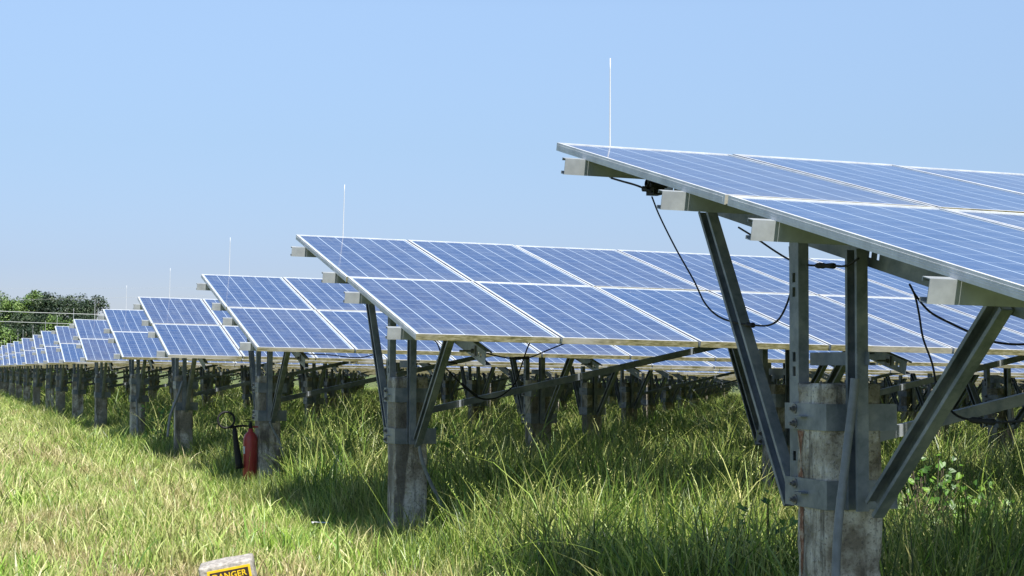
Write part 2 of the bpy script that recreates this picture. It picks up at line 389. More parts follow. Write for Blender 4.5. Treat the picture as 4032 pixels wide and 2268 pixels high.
def bolts_mesh(h0, h1):
    x = -.125-.008; out = []
    for f in (.22, .78):
        m = MB()
        z = h0+(h1-h0)*f
        m.cyl((x, .125, z), (x-.004, .125, z), .021, n=14); m.cyl((x-.004, .125, z), (x-.016, .125, z), .012, n=6); m.cyl((x-.016, .125, z), (x-.026, .125, z), .0065, n=8); out.append(m.mesh('bolt', BOLT))
    return out
CL = [(clamp_mesh(1.10, 1.207), bolts_mesh(1.10, 1.207)), (clamp_mesh(.787, .903), bolts_mesh(.787, .903))]
def rel(u): return u-UC[0]
def steel(fn): m = MB(); fn(m); return m.mesh('steel', STEEL)
# steel members for one pile, x measured from the pile centre, heights from row ground at that pile
def zz(v, off): return plane_z(UC[0], v)-off/math.cos(TILT)
RAF = [(.035, .10, zz(.10, .170)), (.035, 3.72, zz(3.72, .170))]
def m_rafter(m):
    L = (Vector(RAF[1])-Vector(RAF[0])).length
    m.slotted(RAF[0], RAF[1], (1, 0, 0), .10, .045, .014, .004, [(.10, .022), (.155, .022), (L*.43, .022), (L*.43+.06, .022), (L-.12, .02)])
def m_front(m): m.slotted((0.009, 1.735, .787), (0.009, 1.735, zz(1.735, .155)), (-1, 0, 0), .09, .05, .016, .004)
def m_rear(m): m.slotted((-.105, 2.085, .787), (-.105, 2.085, zz(2.085, .155)), (1, 0, 0), .078, .048, .016, .004, [(.55, .040), (.61, .040), (.88, .040), (.94, .040), (.40, .04), (.20, .04)])
def m_fstrut(m): m.slotted((.028, 1.640, .800), (.028, .80, zz(.80, .175)), (-1, 0, 0), .085, .05, .016, .004)
def m_rstrut(m): m.slotted((-.035, 2.185, .790), (-.035, 3.02, zz(3.02, .175)), (-1, 0, 0), .085, .05, .016, .004)
def m_cross(m): m.channel((-.005, 1.66, 1.389), (-.005, 2.13, 1.389), (1, 0, 0), .054, .03, .01, .003)
def m_brace(m): m.channel((.10, 2.30, .985), (3.22, 2.30, 1.645), (0, 1, 0), .052, .03, .010, .003)
def m_link(m):
    m.box(-.03, .03, 2.045, 2.275, .80, .90); 
ST = dict(rafter=steel(m_rafter), front=steel(m_front), rear=steel(m_rear), fstrut=steel(m_fstrut), rstrut=steel(m_rstrut), cross=steel(m_cross), brace=steel(m_brace))
def far_steel():
    m = MB()
    for fn in (m_rafter, m_front, m_rear, m_fstrut, m_rstrut, m_cross): fn(m)
    for h0, h1 in ((1.10, 1.207), (.787, .903)):
        m.box(-.134, .134, 1.77, 1.778, h0, h1); m.box(-.134, -.127, 1.778, 2.10, h0, h1); m.box(.127, .19, 1.778, 1.83, h0, h1)
    return m.mesh('support_frame', STEEL)
FARST = far_steel()
def bolt_plate():
    """square washer plate, nut and long bolt through the rafter's low end"""
    m = MB(); c = Vector((.035, .33, zz(.33, .170)))
    m.box(c.x-.012, c.x-.001, c.y-.035, c.y+.035, c.z-.035, c.z+.035); m.cyl(c+Vector((-.012, 0, 0)), c+Vector((-.03, 0, 0)), .016, n=6)
    m.cyl(c+Vector((-.03, 0, 0)), c+Vector((-.11, -.01, 0)), .007, n=8); return m.mesh('rafter_bolt', BOLT)
BP = bolt_plate()
ROD = MB(); ROD.tube([(0, 0, -.16+.0635*i) for i in range(11)], lambda t: .0052-.0022*t, 8); ROD = ROD.mesh('lightning_rod', WHITE_ROD, True)

ORD = ['nearest', 'second', 'third', 'fourth', 'fifth', 'sixth', 'seventh', 'eighth', 'ninth', 'tenth', 'eleventh', 'twelfth', 'thirteenth', 'fourteenth', 'fifteenth', 'sixteenth', 'seventeenth', 'eighteenth', 'nineteenth']
LAB = ['nearest row of blue solar panels, its underside and stained concrete pile at the right',
       'second row of blue solar panels, its left end in the middle, pale stub of conduit at its pile',
       'third row of blue solar panels, red fire extinguisher at its first pile',
       'fourth row of blue solar panels, just behind the row with the fire extinguisher',
       'fifth row of solar panels from the foreground, duller purplish lower corner panel']
ROD_U = [.313, .432, .353, .504, .448, .477]
rnd = random.Random(3)
ROOTS = []
for k, (x0, y0, z0) in enumerate(ROWS):
    root = bpy.data.objects.new('solar_row', None); SC.collection.objects.link(root); root.location = (x0, y0, z0-ZL+H); root.empty_display_size = .3
    lab = LAB[k] if k < len(LAB) else f'{ORD[k]} row of blue solar panels counted back from the foreground'
    if k == 1: lab = 'second row of blue solar panels from the foreground, left corner near the picture centre'
    tag(root, lab, 'solar array', 'rows of tilted solar panels on concrete piles'); ROOTS.append(root)
    ncol = max(6, int(math.ceil((.80*(y0+6)-x0)/WP))+1); near = k < 6
    def place(u, v): return Matrix.Translation((u, v*math.cos(TILT), ZL+v*math.sin(TILT)+u*sg)) @ PM
    proto = None; rest = MB() if ncol > 50 else None
    for c in range(ncol):
        for j in (1, 0):
            M = place(c*WP+.0, j*LP)
            j_ = Matrix.Rotation(R(rnd.uniform(-.10, .10)), 4, 'X') @ Matrix.Rotation(R(rnd.uniform(-.12, .12)), 4, 'Y')
            M = M @ j_
            if c >= 50: continue
            if proto is None:
                proto = link('solar_panel', GLASS if k < 4 else FULL, root, M=M)
                if k < 4: fr = link('frame', FR, proto)
            else:
                p = proto.copy(); SC.collection.objects.link(p); p.parent = root; p.matrix_local = M
                if k < 4: q = fr.copy(); SC.collection.objects.link(q); q.parent = p
    if ncol > 50:
        for c in range(50, ncol):
            for j in (0, 1):
                M = place(c*WP, j*LP); rest.box(0, PW, 0, PL, -PT, .001, M, mis=(0, 1, 2, 0, 0, 0))
        tag(link('solar_panel', rest.mesh('panels_far', [ALU, CELLS, ALU_DIRTY]), root), kind='stuff')
    # purlins: mouths face up the slope, ends stand out past the panels
    for v in (.37, 1.60, 2.42, 3.64):
        m = MB(); off = PT+.040
        e = .10+rnd.uniform(-.008, .012)
        def pp(u): return Matrix.Translation(place(u, v).translation) @ PM @ Vector((0, 0, -off))
        m.channel(pp(-e), pp(ncol*WP), PM @ Vector((0, 1, 0)), .080, .045, .014, .0032)
        link('purlin', m.mesh('purlin', ZINC), root)
    # supports
    npile = int(ncol*WP/3.2)+1
    for j in range(npile):
        u = UC[j]
        if u > ncol*WP: break
        dz = (u-UC[0])*sg
        base = Vector((u, 0, dz))
        if near:
            pm = PILE_A if (k, j) == (0, 0) else (PILE_B, PILE_C)[(k+j) % 2]
            link('pile', pm, root, loc=(u, (PV0+PV1)/2, dz))
            for cm, bmh in CL:
                c = link('clamp', cm, root, loc=(u, (PV0+PV1)/2, dz))
                if k < 3:
                    for b_ in bmh: link('bolt', b_, c)
            for nm, key in (('rafter', 'rafter'), ('front_post', 'front'), ('rear_post', 'rear'), ('strut', 'fstrut'), ('strut', 'rstrut'), ('cross_member', 'cross')):
                link(nm, ST[key], root, loc=base)
            if k < 3: link('bolt_plate', BP, root, loc=base)
            if j % 3 == 0 or k == 1: link('brace', ST['brace'], root, loc=base)
        else:
            link('pile', PILE_FAR, root, loc=(u, (PV0+PV1)/2, dz)); link('support_frame', FARST, root, loc=base)
            if j % 3 == 0: link('brace', ST['brace'], root, loc=base)
    ur = ROD_U[k] if k < len(ROD_U) else .42+rnd.uniform(-.05, .08)
    rv = 2*LP*math.cos(TILT)+.006
    rr = link('lightning_rod', ROD, root, loc=(ur, rv, plane_z(ur, rv)-.01)); rr.rotation_euler = (rnd.uniform(-.01, .01), (0, .02, .015, .01, .008, 0)[k] if k < 6 else rnd.uniform(-.01, .01), 0)
    ur2 = ur+14.2
    if ur2 < ncol*WP and k > 2: link('lightning_rod', ROD, root, loc=(ur2, rv, plane_z(ur2, rv)-.01))

def wcable(root, pix, X=None, Y=None, r=.0045, name='cable', ext=None):
    o = Vector(root.location); pts = [at(px*1.5652, py*1.5652, X=X, Y=Y)-o for px, py in pix]
    m = MB(); m.tube(spline(pts, 8), r, 6)
    for (i0, i1) in ext or []:
        a, b = pts[i0], pts[i1]; m.tube([a, a.lerp(b, .12), a.lerp(b, .45), a.lerp(b, .55), a.lerp(b, .88), b], lambda t: (.007, .012, .012, .009, .012)[min(4, int(t*5))], 8)
    link(name, m.mesh(name, BLACK, True), root)
r1, r2, r3 = ROOTS[0], ROOTS[1], ROOTS[2]
wcable(r1, [(1640, 495), (1660, 545), (1700, 625), (1745, 705), (1775, 765), (1815, 800), (1878, 817), (1895, 818), (1935, 818), (1965, 795), (1990, 730), (1995, 650)], X=3.36, ext=[(6, 7)])
wcable(r1, [(1858, 572), (1900, 598), (1950, 632), (1990, 655), (2030, 666), (2052, 668), (2098, 669), (2130, 668), (2160, 650)], X=3.38, ext=[(5, 6)])
wcable(r1, [(2288, 715), (2302, 745), (2312, 790), (2322, 850), (2345, 915), (2362, 990), (2400, 1040), (2440, 1056), (2500, 1062), (2600, 1058)], X=3.52, ext=[(7, 8)])
wcable(r1, [(2290, 718), (2305, 745), (2340, 785), (2395, 815), (2445, 838), (2500, 860), (2576, 866), (2640, 850)], X=3.56)
wcable(r1, [(1538, 448), (1565, 456), (1600, 466), (1640, 482)], X=3.30, r=.006)
m = MB(); c = at(1640*1.5652, 475*1.5652, X=3.36)-Vector(r1.location)          # cable clip bunch at the rafter's top end
for i in range(7):
    a = c+Vector((0, rnd.uniform(-.06, .06), rnd.uniform(-.05, .05))); m.cyl(a+Vector((-.03, 0, 0)), a+Vector((.06, 0, 0)), rnd.uniform(.012, .02), n=8)
m.box(c.x-.01, c.x+.05, c.y-.045, c.y+.05, c.z-.03, c.z+.02); link('cable_clip', m.mesh('cable_clip', BLACK), r1)
wcable(r1, [(1985, 1055), (1995, 800), (1990, 700), (1986, 620)], X=3.345, r=.004)
wcable(r2, [(2060, 960), (1150, 915), (1100, 905)][1:] + [(1125, 930), (1160, 965), (1200, 998), (1230, 1004), (1262, 995), (1295, 965), (1310, 925), (1325, 880), (1333, 862)], Y=12.4, r=.006, ext=[(3, 4)])
wcable(r2, [(1185, 876), (1240, 893), (1290, 902), (1330, 900), (1380, 880), (1425, 862)], Y=10.75, r=.005, ext=[(2, 3)])
wcable(r2, [(1085, 853), (1100, 864), (1112, 900), (1118, 925)], Y=11.6, r=.005)
wcable(r2, [(957, 780), (985, 800), (1012, 815)], X=3.36, r=.006)
wcable(r3, [(720, 880), (770, 890), (830, 893), (900, 900), (950, 890)], Y=17.4, r=.006)
wcable(r3, [(1860, 893), (1885, 885), (1920, 870)], Y=17.0, r=.006)
wcable(ROOTS[2], [(2140, 872), (2200, 905), (2260, 890)], Y=17.2, r=.006)
# flexible conduit clipped down the near pile, and the thinner ones of the next rows
def conduit(root, pix, Y, r, ribs=True):
    o = Vector(root.location); pts = spline([at(px, py, Y=Y)-o for px, py in pix], 34 if ribs else 8); n = len(pts)
    m = MB(); m.tube(pts, (lambda t: r*(1+.09*(int(t*(n-1)) % 2))) if ribs else r, 10)
    link('conduit', m.mesh('conduit', GREY_PIPE, True), root)
conduit(r1, [(3366, 1490), (3358, 1580), (3338, 1740), (3322, 1880), (3305, 2020), (3295, 2150), (3290, 2330), (3292, 2480)], 5.70, .0165)
conduit(r2, [(1648, 1730), (1656, 1790), (1672, 1845), (1700, 1910), (1730, 1970), (1745, 2020)], 11.9, .014, False)
conduit(r3, [(1062, 1660), (1080, 1700), (1105, 1750), (1118, 1800)], 18.0, .013, False)
conduit(ROOTS[3], [(720, 1500), (700, 1560), (680, 1610), (668, 1650), (660, 1720)], 23.9, .02, False)
conduit(ROOTS[4], [(538, 1570), (541, 1640), (542, 1720)], 30.0, .02, False)
# rust run on the near pile's left face
m = MB(); cx = UC[0]-.125-.0035
for (ya, w0, za, zb) in ((.085, .024, .905, 1.095), (.078, .022, .05, .785)):
    v = []
    for i in range(25):
        z = za+(zb-za)*i/24; w = w0*max(.12, .45+1.3*noise.noise(Vector((z*11, ya*40, 0)))); c0 = 1.905+ya+.008*noise.noise(Vector((z*9, 2, 0)))
        v.append((m.bm.verts.new((cx, c0-w, z)), m.bm.verts.new((cx, c0+w, z))))
    for a, b in zip(v, v[1:]): m.face([a[0], a[1], b[1], b[0]])
link('rust_stain', m.mesh('rust_stain', RUST), r1)

# ------------------------------------------------------------------ red fire extinguisher at the third row's pile
c = at(984, 1893, Y=18.22); zb = c.z; ex = bpy.data.objects.new('fire_extinguisher', None); SC.collection.objects.link(ex); ex.location = c
tag(ex, 'red fire extinguisher with black hose loop and horn, at a concrete pile', 'fire extinguisher')
m = MB(); m.lathe([(.060, 0), (.074, .004), (.0795, .02), (.0795, .445), (.076, .475), (.064, .505), (.045, .528), (.028, .542), (.024, .575)], (0, 0, 0), 28); link('cylinder', m.mesh('cylinder', RED, True), ex)
m = MB(); m.cyl((0, 0, .572), (0, 0, .625), .021, .017, 14); m.box(-.016, .016, -.014, .014, .615, .645); m.box(-.075, .02, -.009, .009, .648, .656); m.box(-.07, .0, -.008, .008, .672, .679)
m.cyl((-.012, 0, .60), (-.06, 0, .603), .009, n=10); link('valve', m.mesh('valve', BLACK), ex)
m = MB(); m.cyl((.018, 0, .592), (.115, 0, .592), .008, n=10); m.box(.108, .122, -.02, .02, .56, .625); link('bracket', m.mesh('bracket', RED), ex)
m = MB(); pts = [(-.05, 0, .603), (-.12, -.01, .604), (-.19, -.015, .592)]
for i in range(0, 13):
    a = -math.pi/2-.15-i*2*math.pi/12*.93; pts.append((-.275+.088*math.cos(a), -.015-.003*i, .672+.088*math.sin(a)))
pts += [(-.188, -.04, .60), (-.178, -.04, .54)]
m.tube(spline(pts, 5), .0125, 8); link('hose', m.mesh('hose', BLACK, True), ex)
m = MB(); m.tube([(-.183, -.04, .575), (-.175, -.04, .50), (-.155, -.035, .36), (-.130, -.03, .20), (-.118, -.03, .14)], lambda t: .022+.024*t, 14); link('horn', m.mesh('horn', BLACK, True), ex)
m = MB(); n = 6; v = []
for i in range(n+1):
    a = math.pi+.05+.55*i/n; v.append((m.bm.verts.new((.0802*math.cos(a), .0802*math.sin(a), .30)), m.bm.verts.new((.0802*math.cos(a), .0802*math.sin(a), .38))))
for a, b in zip(v, v[1:]): m.face([a[0], b[0], b[1], a[1]])
link('sticker', m.mesh('sticker', STICKER), ex)

# ------------------------------------------------------------------ danger marker stone
sy = 10.15
def up(px, py): return at(px, py, Y=sy)
a, b = up(812, 2232), up(990, 2192)
mid = (a+b)/2; ang = math.atan2((b-a).z, (b-a).xy.length)
st = bpy.data.objects.new('marker_stone', None); SC.collection.objects.link(st); st.location = (mid.x-.02, mid.y, mid.z+.010)
st.rotation_euler = Matrix.Rotation(R(-9), 3, 'Z').to_euler(); st.rotation_euler.rotate(Matrix.Rotation(0, 3, 'X'))
st.matrix_world = Matrix.Translation(st.location) @ Matrix.Rotation(R(-14), 4, 'Z') @ Matrix.Rotation(-ang, 4, 'Y') @ Matrix.Rotation(R(7), 4, 'X')
tag(st, 'tilted whitewashed marker stone with a yellow and black DANGER plate in the grass', 'marker stone')
m = MB(); SW, SD, SH = .165, .085, .42
vs = m.box(-SW, SW, -SD, SD, -SH, 0); bmesh.ops.bevel(m.bm, geom=list(m.bm.edges), offset=.022, segments=3, profile=.6, affect='EDGES')
bmesh.ops.subdivide_edges(m.bm, edges=list(m.bm.edges), cuts=3, use_grid_fill=True)
for v in m.bm.verts:
    q = noise.noise(v.co*22); v.co += v.normal*0 + Vector((0, 0, .006*q if v.co.z > -.06 else 0)) + Vector((.003*noise.noise(v.co*31), .0, 0))
link('stone', m.mesh('stone', STONE, True), st)
fy = -SD-.003
m = MB(); m.box(-.115, .146, fy, fy+.006, -.33, -.030); link('plate', m.mesh('plate', YELLOW), st)
m = MB(); m.box(-.100, .132, fy-.003, fy+.001, -.112, -.044); link('name_panel', m.mesh('name_panel', SIGN_BLACK), st)
m = MB(); m.box(-.100, .132, fy-.003, fy+.001, -.31, -.15); link('lower_panel', m.mesh('lower_panel', SIGN_BLACK), st)
tc = bpy.data.curves.new('danger', 'FONT'); tc.body = 'DANGER'; tc.size = .050; tc.align_x = 'CENTER'; tc.align_y = 'CENTER'; tc.extrude = .001; tc.offset = .0008; tc.space_character = 1.05
to = bpy.data.objects.new('tmp', tc); SC.collection.objects.link(to); bpy.context.view_layer.update()
me = bpy.data.meshes.new_from_object(to.evaluated_get(bpy.context.evaluated_depsgraph_get())); bpy.data.objects.remove(to)
me.materials.clear(); me.materials.append(YELLOW)
link('lettering', me, st, M=Matrix.Translation((.014, fy-.0045, -.075)) @ Matrix.Rotation(R(90), 4, 'X'))

# ------------------------------------------------------------------ scrap of white paper
m = MB(); v = [[m.bm.verts.new((x*.06, y*.05, .02+.02*noise.noise(Vector((x*1.7, y*1.3, 5))))) for x in range(-1, 2)] for y in range(-1, 2)]
for j in range(2):
    for i in range(2): m.face([v[j][i], v[j][i+1], v[j+1][i+1], v[j+1][i]])
sc_ = link('paper_scrap', m.mesh('paper_scrap', STICKER, True)); p = at(1260, 2068, Y=13.2); sc_.location = (p.x, p.y, p.z)
tag(sc_, 'small crumpled white scrap of paper lying in the grass', 'paper scrap')

# ------------------------------------------------------------------ overhead wires and their poles
WD = 150.0
def wire(pa, pb, sag, r, label):
    a, b = Vector(pa), Vector(pb); m = MB()
    m.tube([a.lerp(b, t/24)-Vector((0, 0, sag*4*(t/24)*(1-t/24))) for t in range(25)], r, 5)
    tag(link('overhead_wire', m.mesh('overhead_wire', WIREM)), label, 'wire', 'overhead wires before the trees')
PXL, PXR = -45.0, 52.0
def pz(px, py): return at(px, py, Y=WD)
for (ya, yb, r, s, lab) in ((1203, 1222, .040, .25, 'thick pale overhead wire crossing the trees just below their tops'),
                            (1243, 1262, .034, .25, 'lower of the two overhead wires crossing the dark trees'),
                            (1168, 1160, .010, .15, 'thin overhead wire in the sky just above the treetops'),
                            (1128, 1127, .006, .1, 'faintest and highest thin overhead wire in the sky')):
    a, b = pz(0, ya), pz(500, yb); d = (b-a)/(b.x-a.x); A = a+d*(PXL-a.x); B = a+d*(PXR-a.x)
    A.z += s*2; B.z += s*2
    wire(A, B, s*4*1.0, r*.75, lab)
for x in (PXL, PXR):
    po = bpy.data.objects.new('utility_pole', None); SC.collection.objects.link(po); po.location = (x, WD, gz(x, WD)-.3)
    tag(po, 'concrete utility pole behind the rows, carrying the wires at its ' + ('left' if x < 0 else 'right') + ' end', 'utility pole', 'utility poles')
    m = MB(); m.cyl((0, 0, 0), (0, 0, 10.4), .17, .10, 10); link('pole', m.mesh('pole', WOODM), po)
    m = MB(); m.box(-.08, .08, -.9, .9, 9.4, 9.52); link('crossarm', m.mesh('crossarm', WOODM), po)

# ------------------------------------------------------------------ trees beyond the field
LF_DARK = make_leaf('dark_leaves', (.012, .026, .013), (.024, .046, .020), (.055, .085, .030), .55)
LF_MID = make_leaf('green_leaves', (.035, .07, .016), (.075, .14, .026), (.16, .24, .05), .5)
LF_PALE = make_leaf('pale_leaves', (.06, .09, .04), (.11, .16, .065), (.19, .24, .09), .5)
def tree(x, y, h, w, material, label, seed, leaf=.24, n=5200):
    rg = random.Random(seed); z0 = gz(x, min(y, 160))
    t = bpy.data.objects.new('tree', None); SC.collection.objects.link(t); t.location = (x, y, z0)
    tag(t, label, 'tree', 'trees beyond the solar field')
    m = MB(); top = Vector((rg.uniform(-.3, .3), 0, h*.72)); m.tube([(0, 0, -.3), (rg.uniform(-.1, .1), 0, h*.3), top], lambda q: .24*(1-.75*q), 8)
    lobes = []
    for i in range(62):
        a = rg.uniform(0, 2*math.pi); q = rg.uniform(0, 1)**.6; zc = h*rg.uniform(.10, .94)
        env = w/2*math.sqrt(max(.05, 1-((zc/h-.5)/.50)**2)); rr = w*rg.uniform(.10, .17)
        lobes.append((Vector((math.cos(a)*q*env*.85, math.sin(a)*q*env*.85, min(zc, h-rr*.8))), rr))
    for c, rr in lobes[:9]: m.tube([(0, 0, h*.28), (c*.5)+Vector((0, 0, h*.12)), c], lambda q: .09*(1-.8*q), 5)
    link('trunk', m.mesh('trunk', TRUNK, True), t)
    bm = bmesh.new(); la = bm.faces.layers.float.new('shade')
    for i in range(n):
        c, rr = lobes[i % len(lobes)]; d = Vector((rg.gauss(0, 1), rg.gauss(0, 1), rg.gauss(0, 1))).normalized()
        p = c+d*rr*(rg.uniform(.55, 1.08)); s = leaf*rg.uniform(.6, 1.2)
        nrm = (d+Vector((rg.gauss(0, .5), rg.gauss(0, .5), rg.gauss(.3, .5)))).normalized(); a = nrm.orthogonal().normalized(); a.rotate(Matrix.Rotation(rg.uniform(0, 6.28), 3, nrm)); b = nrm.cross(a)
        f = bm.faces.new([bm.verts.new(p-a*s*.5), bm.verts.new(p+b*s*.3), bm.verts.new(p+a*s*.5), bm.verts.new(p-b*s*.3)])
        f[la] = min(1, max(0, .5*rg.random()+.25+.35*math.sin(c.x*7+c.z*5)))
    me = bpy.data.meshes.new('crown'); bm.to_mesh(me); bm.free(); me.materials.append(material); link('crown', me, t)
TY = 185
def tx(px, y=TY): return at(px, 1200, Y=y).x
def th(py, y=TY): return at(100, py+7, Y=y).z+1.6
D_, M_, P_ = LF_DARK, LF_MID, LF_PALE
for i, (px, dy, top, w, mt, lab) in enumerate((
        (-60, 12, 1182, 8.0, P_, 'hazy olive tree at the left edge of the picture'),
        (40, 5, 1186, 3.6, M_, 'light green tree beside the hazy olive tree'),
        (122, 2, 1172, 3.8, M_, 'bright green tree with the highest top left of the dark trees'),
        (158, 8, 1180, 4.0, D_, 'dark tree directly behind the bright green one'),
        (205, 0, 1184, 5.0, D_, 'dense dark tree in the middle of the tree line'),
        (285, 0, 1184, 5.0, D_, 'dense dark tree between the middle and the right end of the tree line'),
        (358, 1, 1183, 4.4, D_, 'dark tree at the right end of the tree line'),
        (240, -9, 1268, 4.2, M_, 'low bright bush in front of the dark trees at the right'),
        (70, -8, 1262, 4.6, D_, 'low dark tree in front, crossed by the wires at the left'),
        (160, -7, 1262, 5.0, D_, 'low dark tree in front of the middle dark tree'),
        (330, -7, 1262, 4.8, D_, 'low dark tree in front of the right end dark tree'),
        (15, -14, 1330, 3.6, M_, 'low yellow green bush at the far left above the panels'),
        (110, -13, 1318, 4.0, D_, 'low dark bush just above the far rows of panels'))):
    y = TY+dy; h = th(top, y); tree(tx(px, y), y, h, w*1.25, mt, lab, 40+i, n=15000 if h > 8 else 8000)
for i in range(9):
    tree(34+i*15, TY+30+(i % 3)*6, 5.5+1.5*((i*29) % 7)/7, 15, (D_, M_, D_)[i % 3], 'tree far beyond the rows, its foot seen under the panels', 120+i, .5, 3500)
for i in range(6):
    x = -14-i*9; tree(x, TY+4+(i % 3)*5, 8.5+1.5*((i*37) % 5)/5, 9, (D_, M_, D_)[i % 3], 'tree left of the picture, continuing the tree line', 80+i, .4, 4000)

# ------------------------------------------------------------------ grass
def clump(name, nb, h0, h1, spread, width, lean, seed, material, curl=1.0, heads=0.0):
    rg = random.Random(seed); bm = bmesh.new(); la = bm.faces.layers.float.new('shade')
    for i in range(nb):
        a = rg.uniform(0, 6.283); q = spread*math.sqrt(rg.random()); p = Vector((q*math.cos(a), q*math.sin(a), -.02)); h = rg.uniform(h0, h1)
        la_ = rg.uniform(0, 6.283); ln = lean*rg.uniform(.2, 1.3); dx, dy = math.cos(la_)*ln, math.sin(la_)*ln
        w = width*rg.uniform(.6, 1.3); fa = rg.uniform(0, 3.14); sx, sy_ = math.cos(fa)*w/2, math.sin(fa)*w/2; s = rg.random(); seg = 4; prev = None
        for k in range(seg+1):
            t = k/seg; c = p+Vector((dx*h*t**1.8, dy*h*t**1.8, h*(t-.35*curl*ln*t*t*t))); ww = (1-t**2.2)*1.0
            if k == seg: cur = (bm.verts.new(c),)
            else: cur = (bm.verts.new(c-Vector((sx, sy_, 0))*ww), bm.verts.new(c+Vector((sx, sy_, 0))*ww))
            if prev:
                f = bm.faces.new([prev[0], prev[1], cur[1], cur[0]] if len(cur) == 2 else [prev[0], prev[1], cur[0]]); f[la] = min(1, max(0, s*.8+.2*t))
            prev = cur
        if rg.random() < heads:
            for k in range(7):
                t = .78+.035*k; c = p+Vector((dx*h*t**1.8, dy*h*t**1.8, h*(t-.35*curl*ln*t*t*t))); e = Vector((rg.gauss(0, 1), rg.gauss(0, 1), 1.2)).normalized()*.014; g = e.orthogonal().normalized()*.002
                f = bm.faces.new([bm.verts.new(c-g), bm.verts.new(c+g), bm.verts.new(c+e)]); f[la] = .95
    me = bpy.data.meshes.new(name); bm.to_mesh(me); bm.free(); me.materials.append(material); return bpy.data.objects.new(name, me)
def field(name, protos, pts, label):
    col = bpy.data.collections.new(name+'_kinds')
    for o in protos: col.objects.link(o)
    me = bpy.data.meshes.new(name); me.from_pydata([p[0] for p in pts], [], [])
    for an, ty, vals in (('sc', 'FLOAT_VECTOR', [x for p in pts for x in (p[1]*p[4], p[1]*p[4], p[1])]), ('rt', 'FLOAT_VECTOR', [x for p in pts for x in (0, 0, p[2])]), ('ix', 'INT', [p[3] for p in pts])):
        a = me.attributes.new(an, ty, 'POINT'); a.data.foreach_set('vector' if ty != 'INT' else 'value', vals)
    o = link(name, me); tag(o, label, 'grass', kind='stuff')
    ng = bpy.data.node_groups.new(name, 'GeometryNodeTree'); ng.interface.new_socket('Geometry', in_out='INPUT', socket_type='NodeSocketGeometry'); ng.interface.new_socket('Geometry', in_out='OUTPUT', socket_type='NodeSocketGeometry')
    gi = ng.nodes.new('NodeGroupInput'); go = ng.nodes.new('NodeGroupOutput'); ip = ng.nodes.new('GeometryNodeInstanceOnPoints'); ci = ng.nodes.new('GeometryNodeCollectionInfo')
    ci.inputs['Collection'].default_value = col; ci.inputs['Separate Children'].default_value = True; ci.inputs['Reset Children'].default_value = True
    def named(an, dt):
        n = ng.nodes.new('GeometryNodeInputNamedAttribute'); n.data_type = dt; n.inputs[0].default_value = an; return [s for s in n.outputs if s.enabled and s.name == 'Attribute'][0]
    ng.links.new(gi.outputs[0], ip.inputs['Points']); ng.links.new(ci.outputs[0], ip.inputs['Instance']); ip.inputs['Pick Instance'].default_value = True
    ng.links.new(named('ix', 'INT'), ip.inputs['Instance Index']); ng.links.new(named('sc', 'FLOAT_VECTOR'), ip.inputs['Scale']); ng.links.new(named('rt', 'FLOAT_VECTOR'), ip.inputs['Rotation'])
    ng.links.new(ip.outputs[0], go.inputs[0]); md = o.modifiers.new('grow', 'NODES'); md.node_group = ng
    return o
def nz(x, y, s, o=0): return noise.noise(Vector((x*s, y*s, o)))
def scatter(rg, y0, y1, dens, xl, xr):
    out = []; y = y0
    while y < y1:
        step = 1.0; a, b = xl(y), xr(y); n = (b-a)*step*dens(y)
        for i in range(int(n)+(rg.random() < n % 1)): out.append((rg.uniform(a, b), y+rg.random()*step))
        y += step
    return out
EDGE = 2.75
rg = random.Random(11)
mead = [clump(f'a{i}', 34, .09, .26, .16, .0095, .50, 100+i, GR_MEADOW, 1.2, .0) for i in range(6)] + [clump(f'b{i}', 60, .04, .12, .18, .007, 1.3, 120+i, GR_STRAW, 1.5) for i in range(3)]
pts = []
for x, y in scatter(rg, 8, 95, lambda y: 52*min(1, (15/y))**1.3 + .9, lambda y: -.11*y-2.0, lambda y: EDGE+.55):
    far = max(1, (y/15)**.45); d = nz(x, y, .8, 1)
    st_ = nz(x, y, .9, 7)+.4*nz(x, y, 3, 8)+(.22 if y < 12.5 else 0)+(.25 if abs(y-20) < 2 and x > 1.6 else 0) > .05
    if 9.2 < y < 10.35 and 1.0 < x < 2.0: continue
    if rg.random() < (.62 if st_ else .10): pts.append(((x, y, gz(x, y)), rg.uniform(.8, 1.5), rg.uniform(0, 6.28), 6+rg.randrange(3), far))
    if rg.random() < (.50 if st_ else 1): pts.append(((x, y, gz(x, y)), rg.uniform(.55, 1.15)*(1+.6*max(-.5, d))*(1.55 if nz(x, y, 2.1, 21) > .28 else 1), rg.uniform(0, 6.28), rg.randrange(6), far))
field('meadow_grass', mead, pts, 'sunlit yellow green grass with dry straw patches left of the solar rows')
tall = [clump(f'c{i}', 40, .16, .54, .18, .0092, .48, 200+i, GR_TALL, 1.2, .10) for i in range(7)] + [clump(f'd{i}', 7, .5, .8, .12, .008, .75, 220+i, GR_TALL, 1.3, .2) for i in range(4)]
pts = []
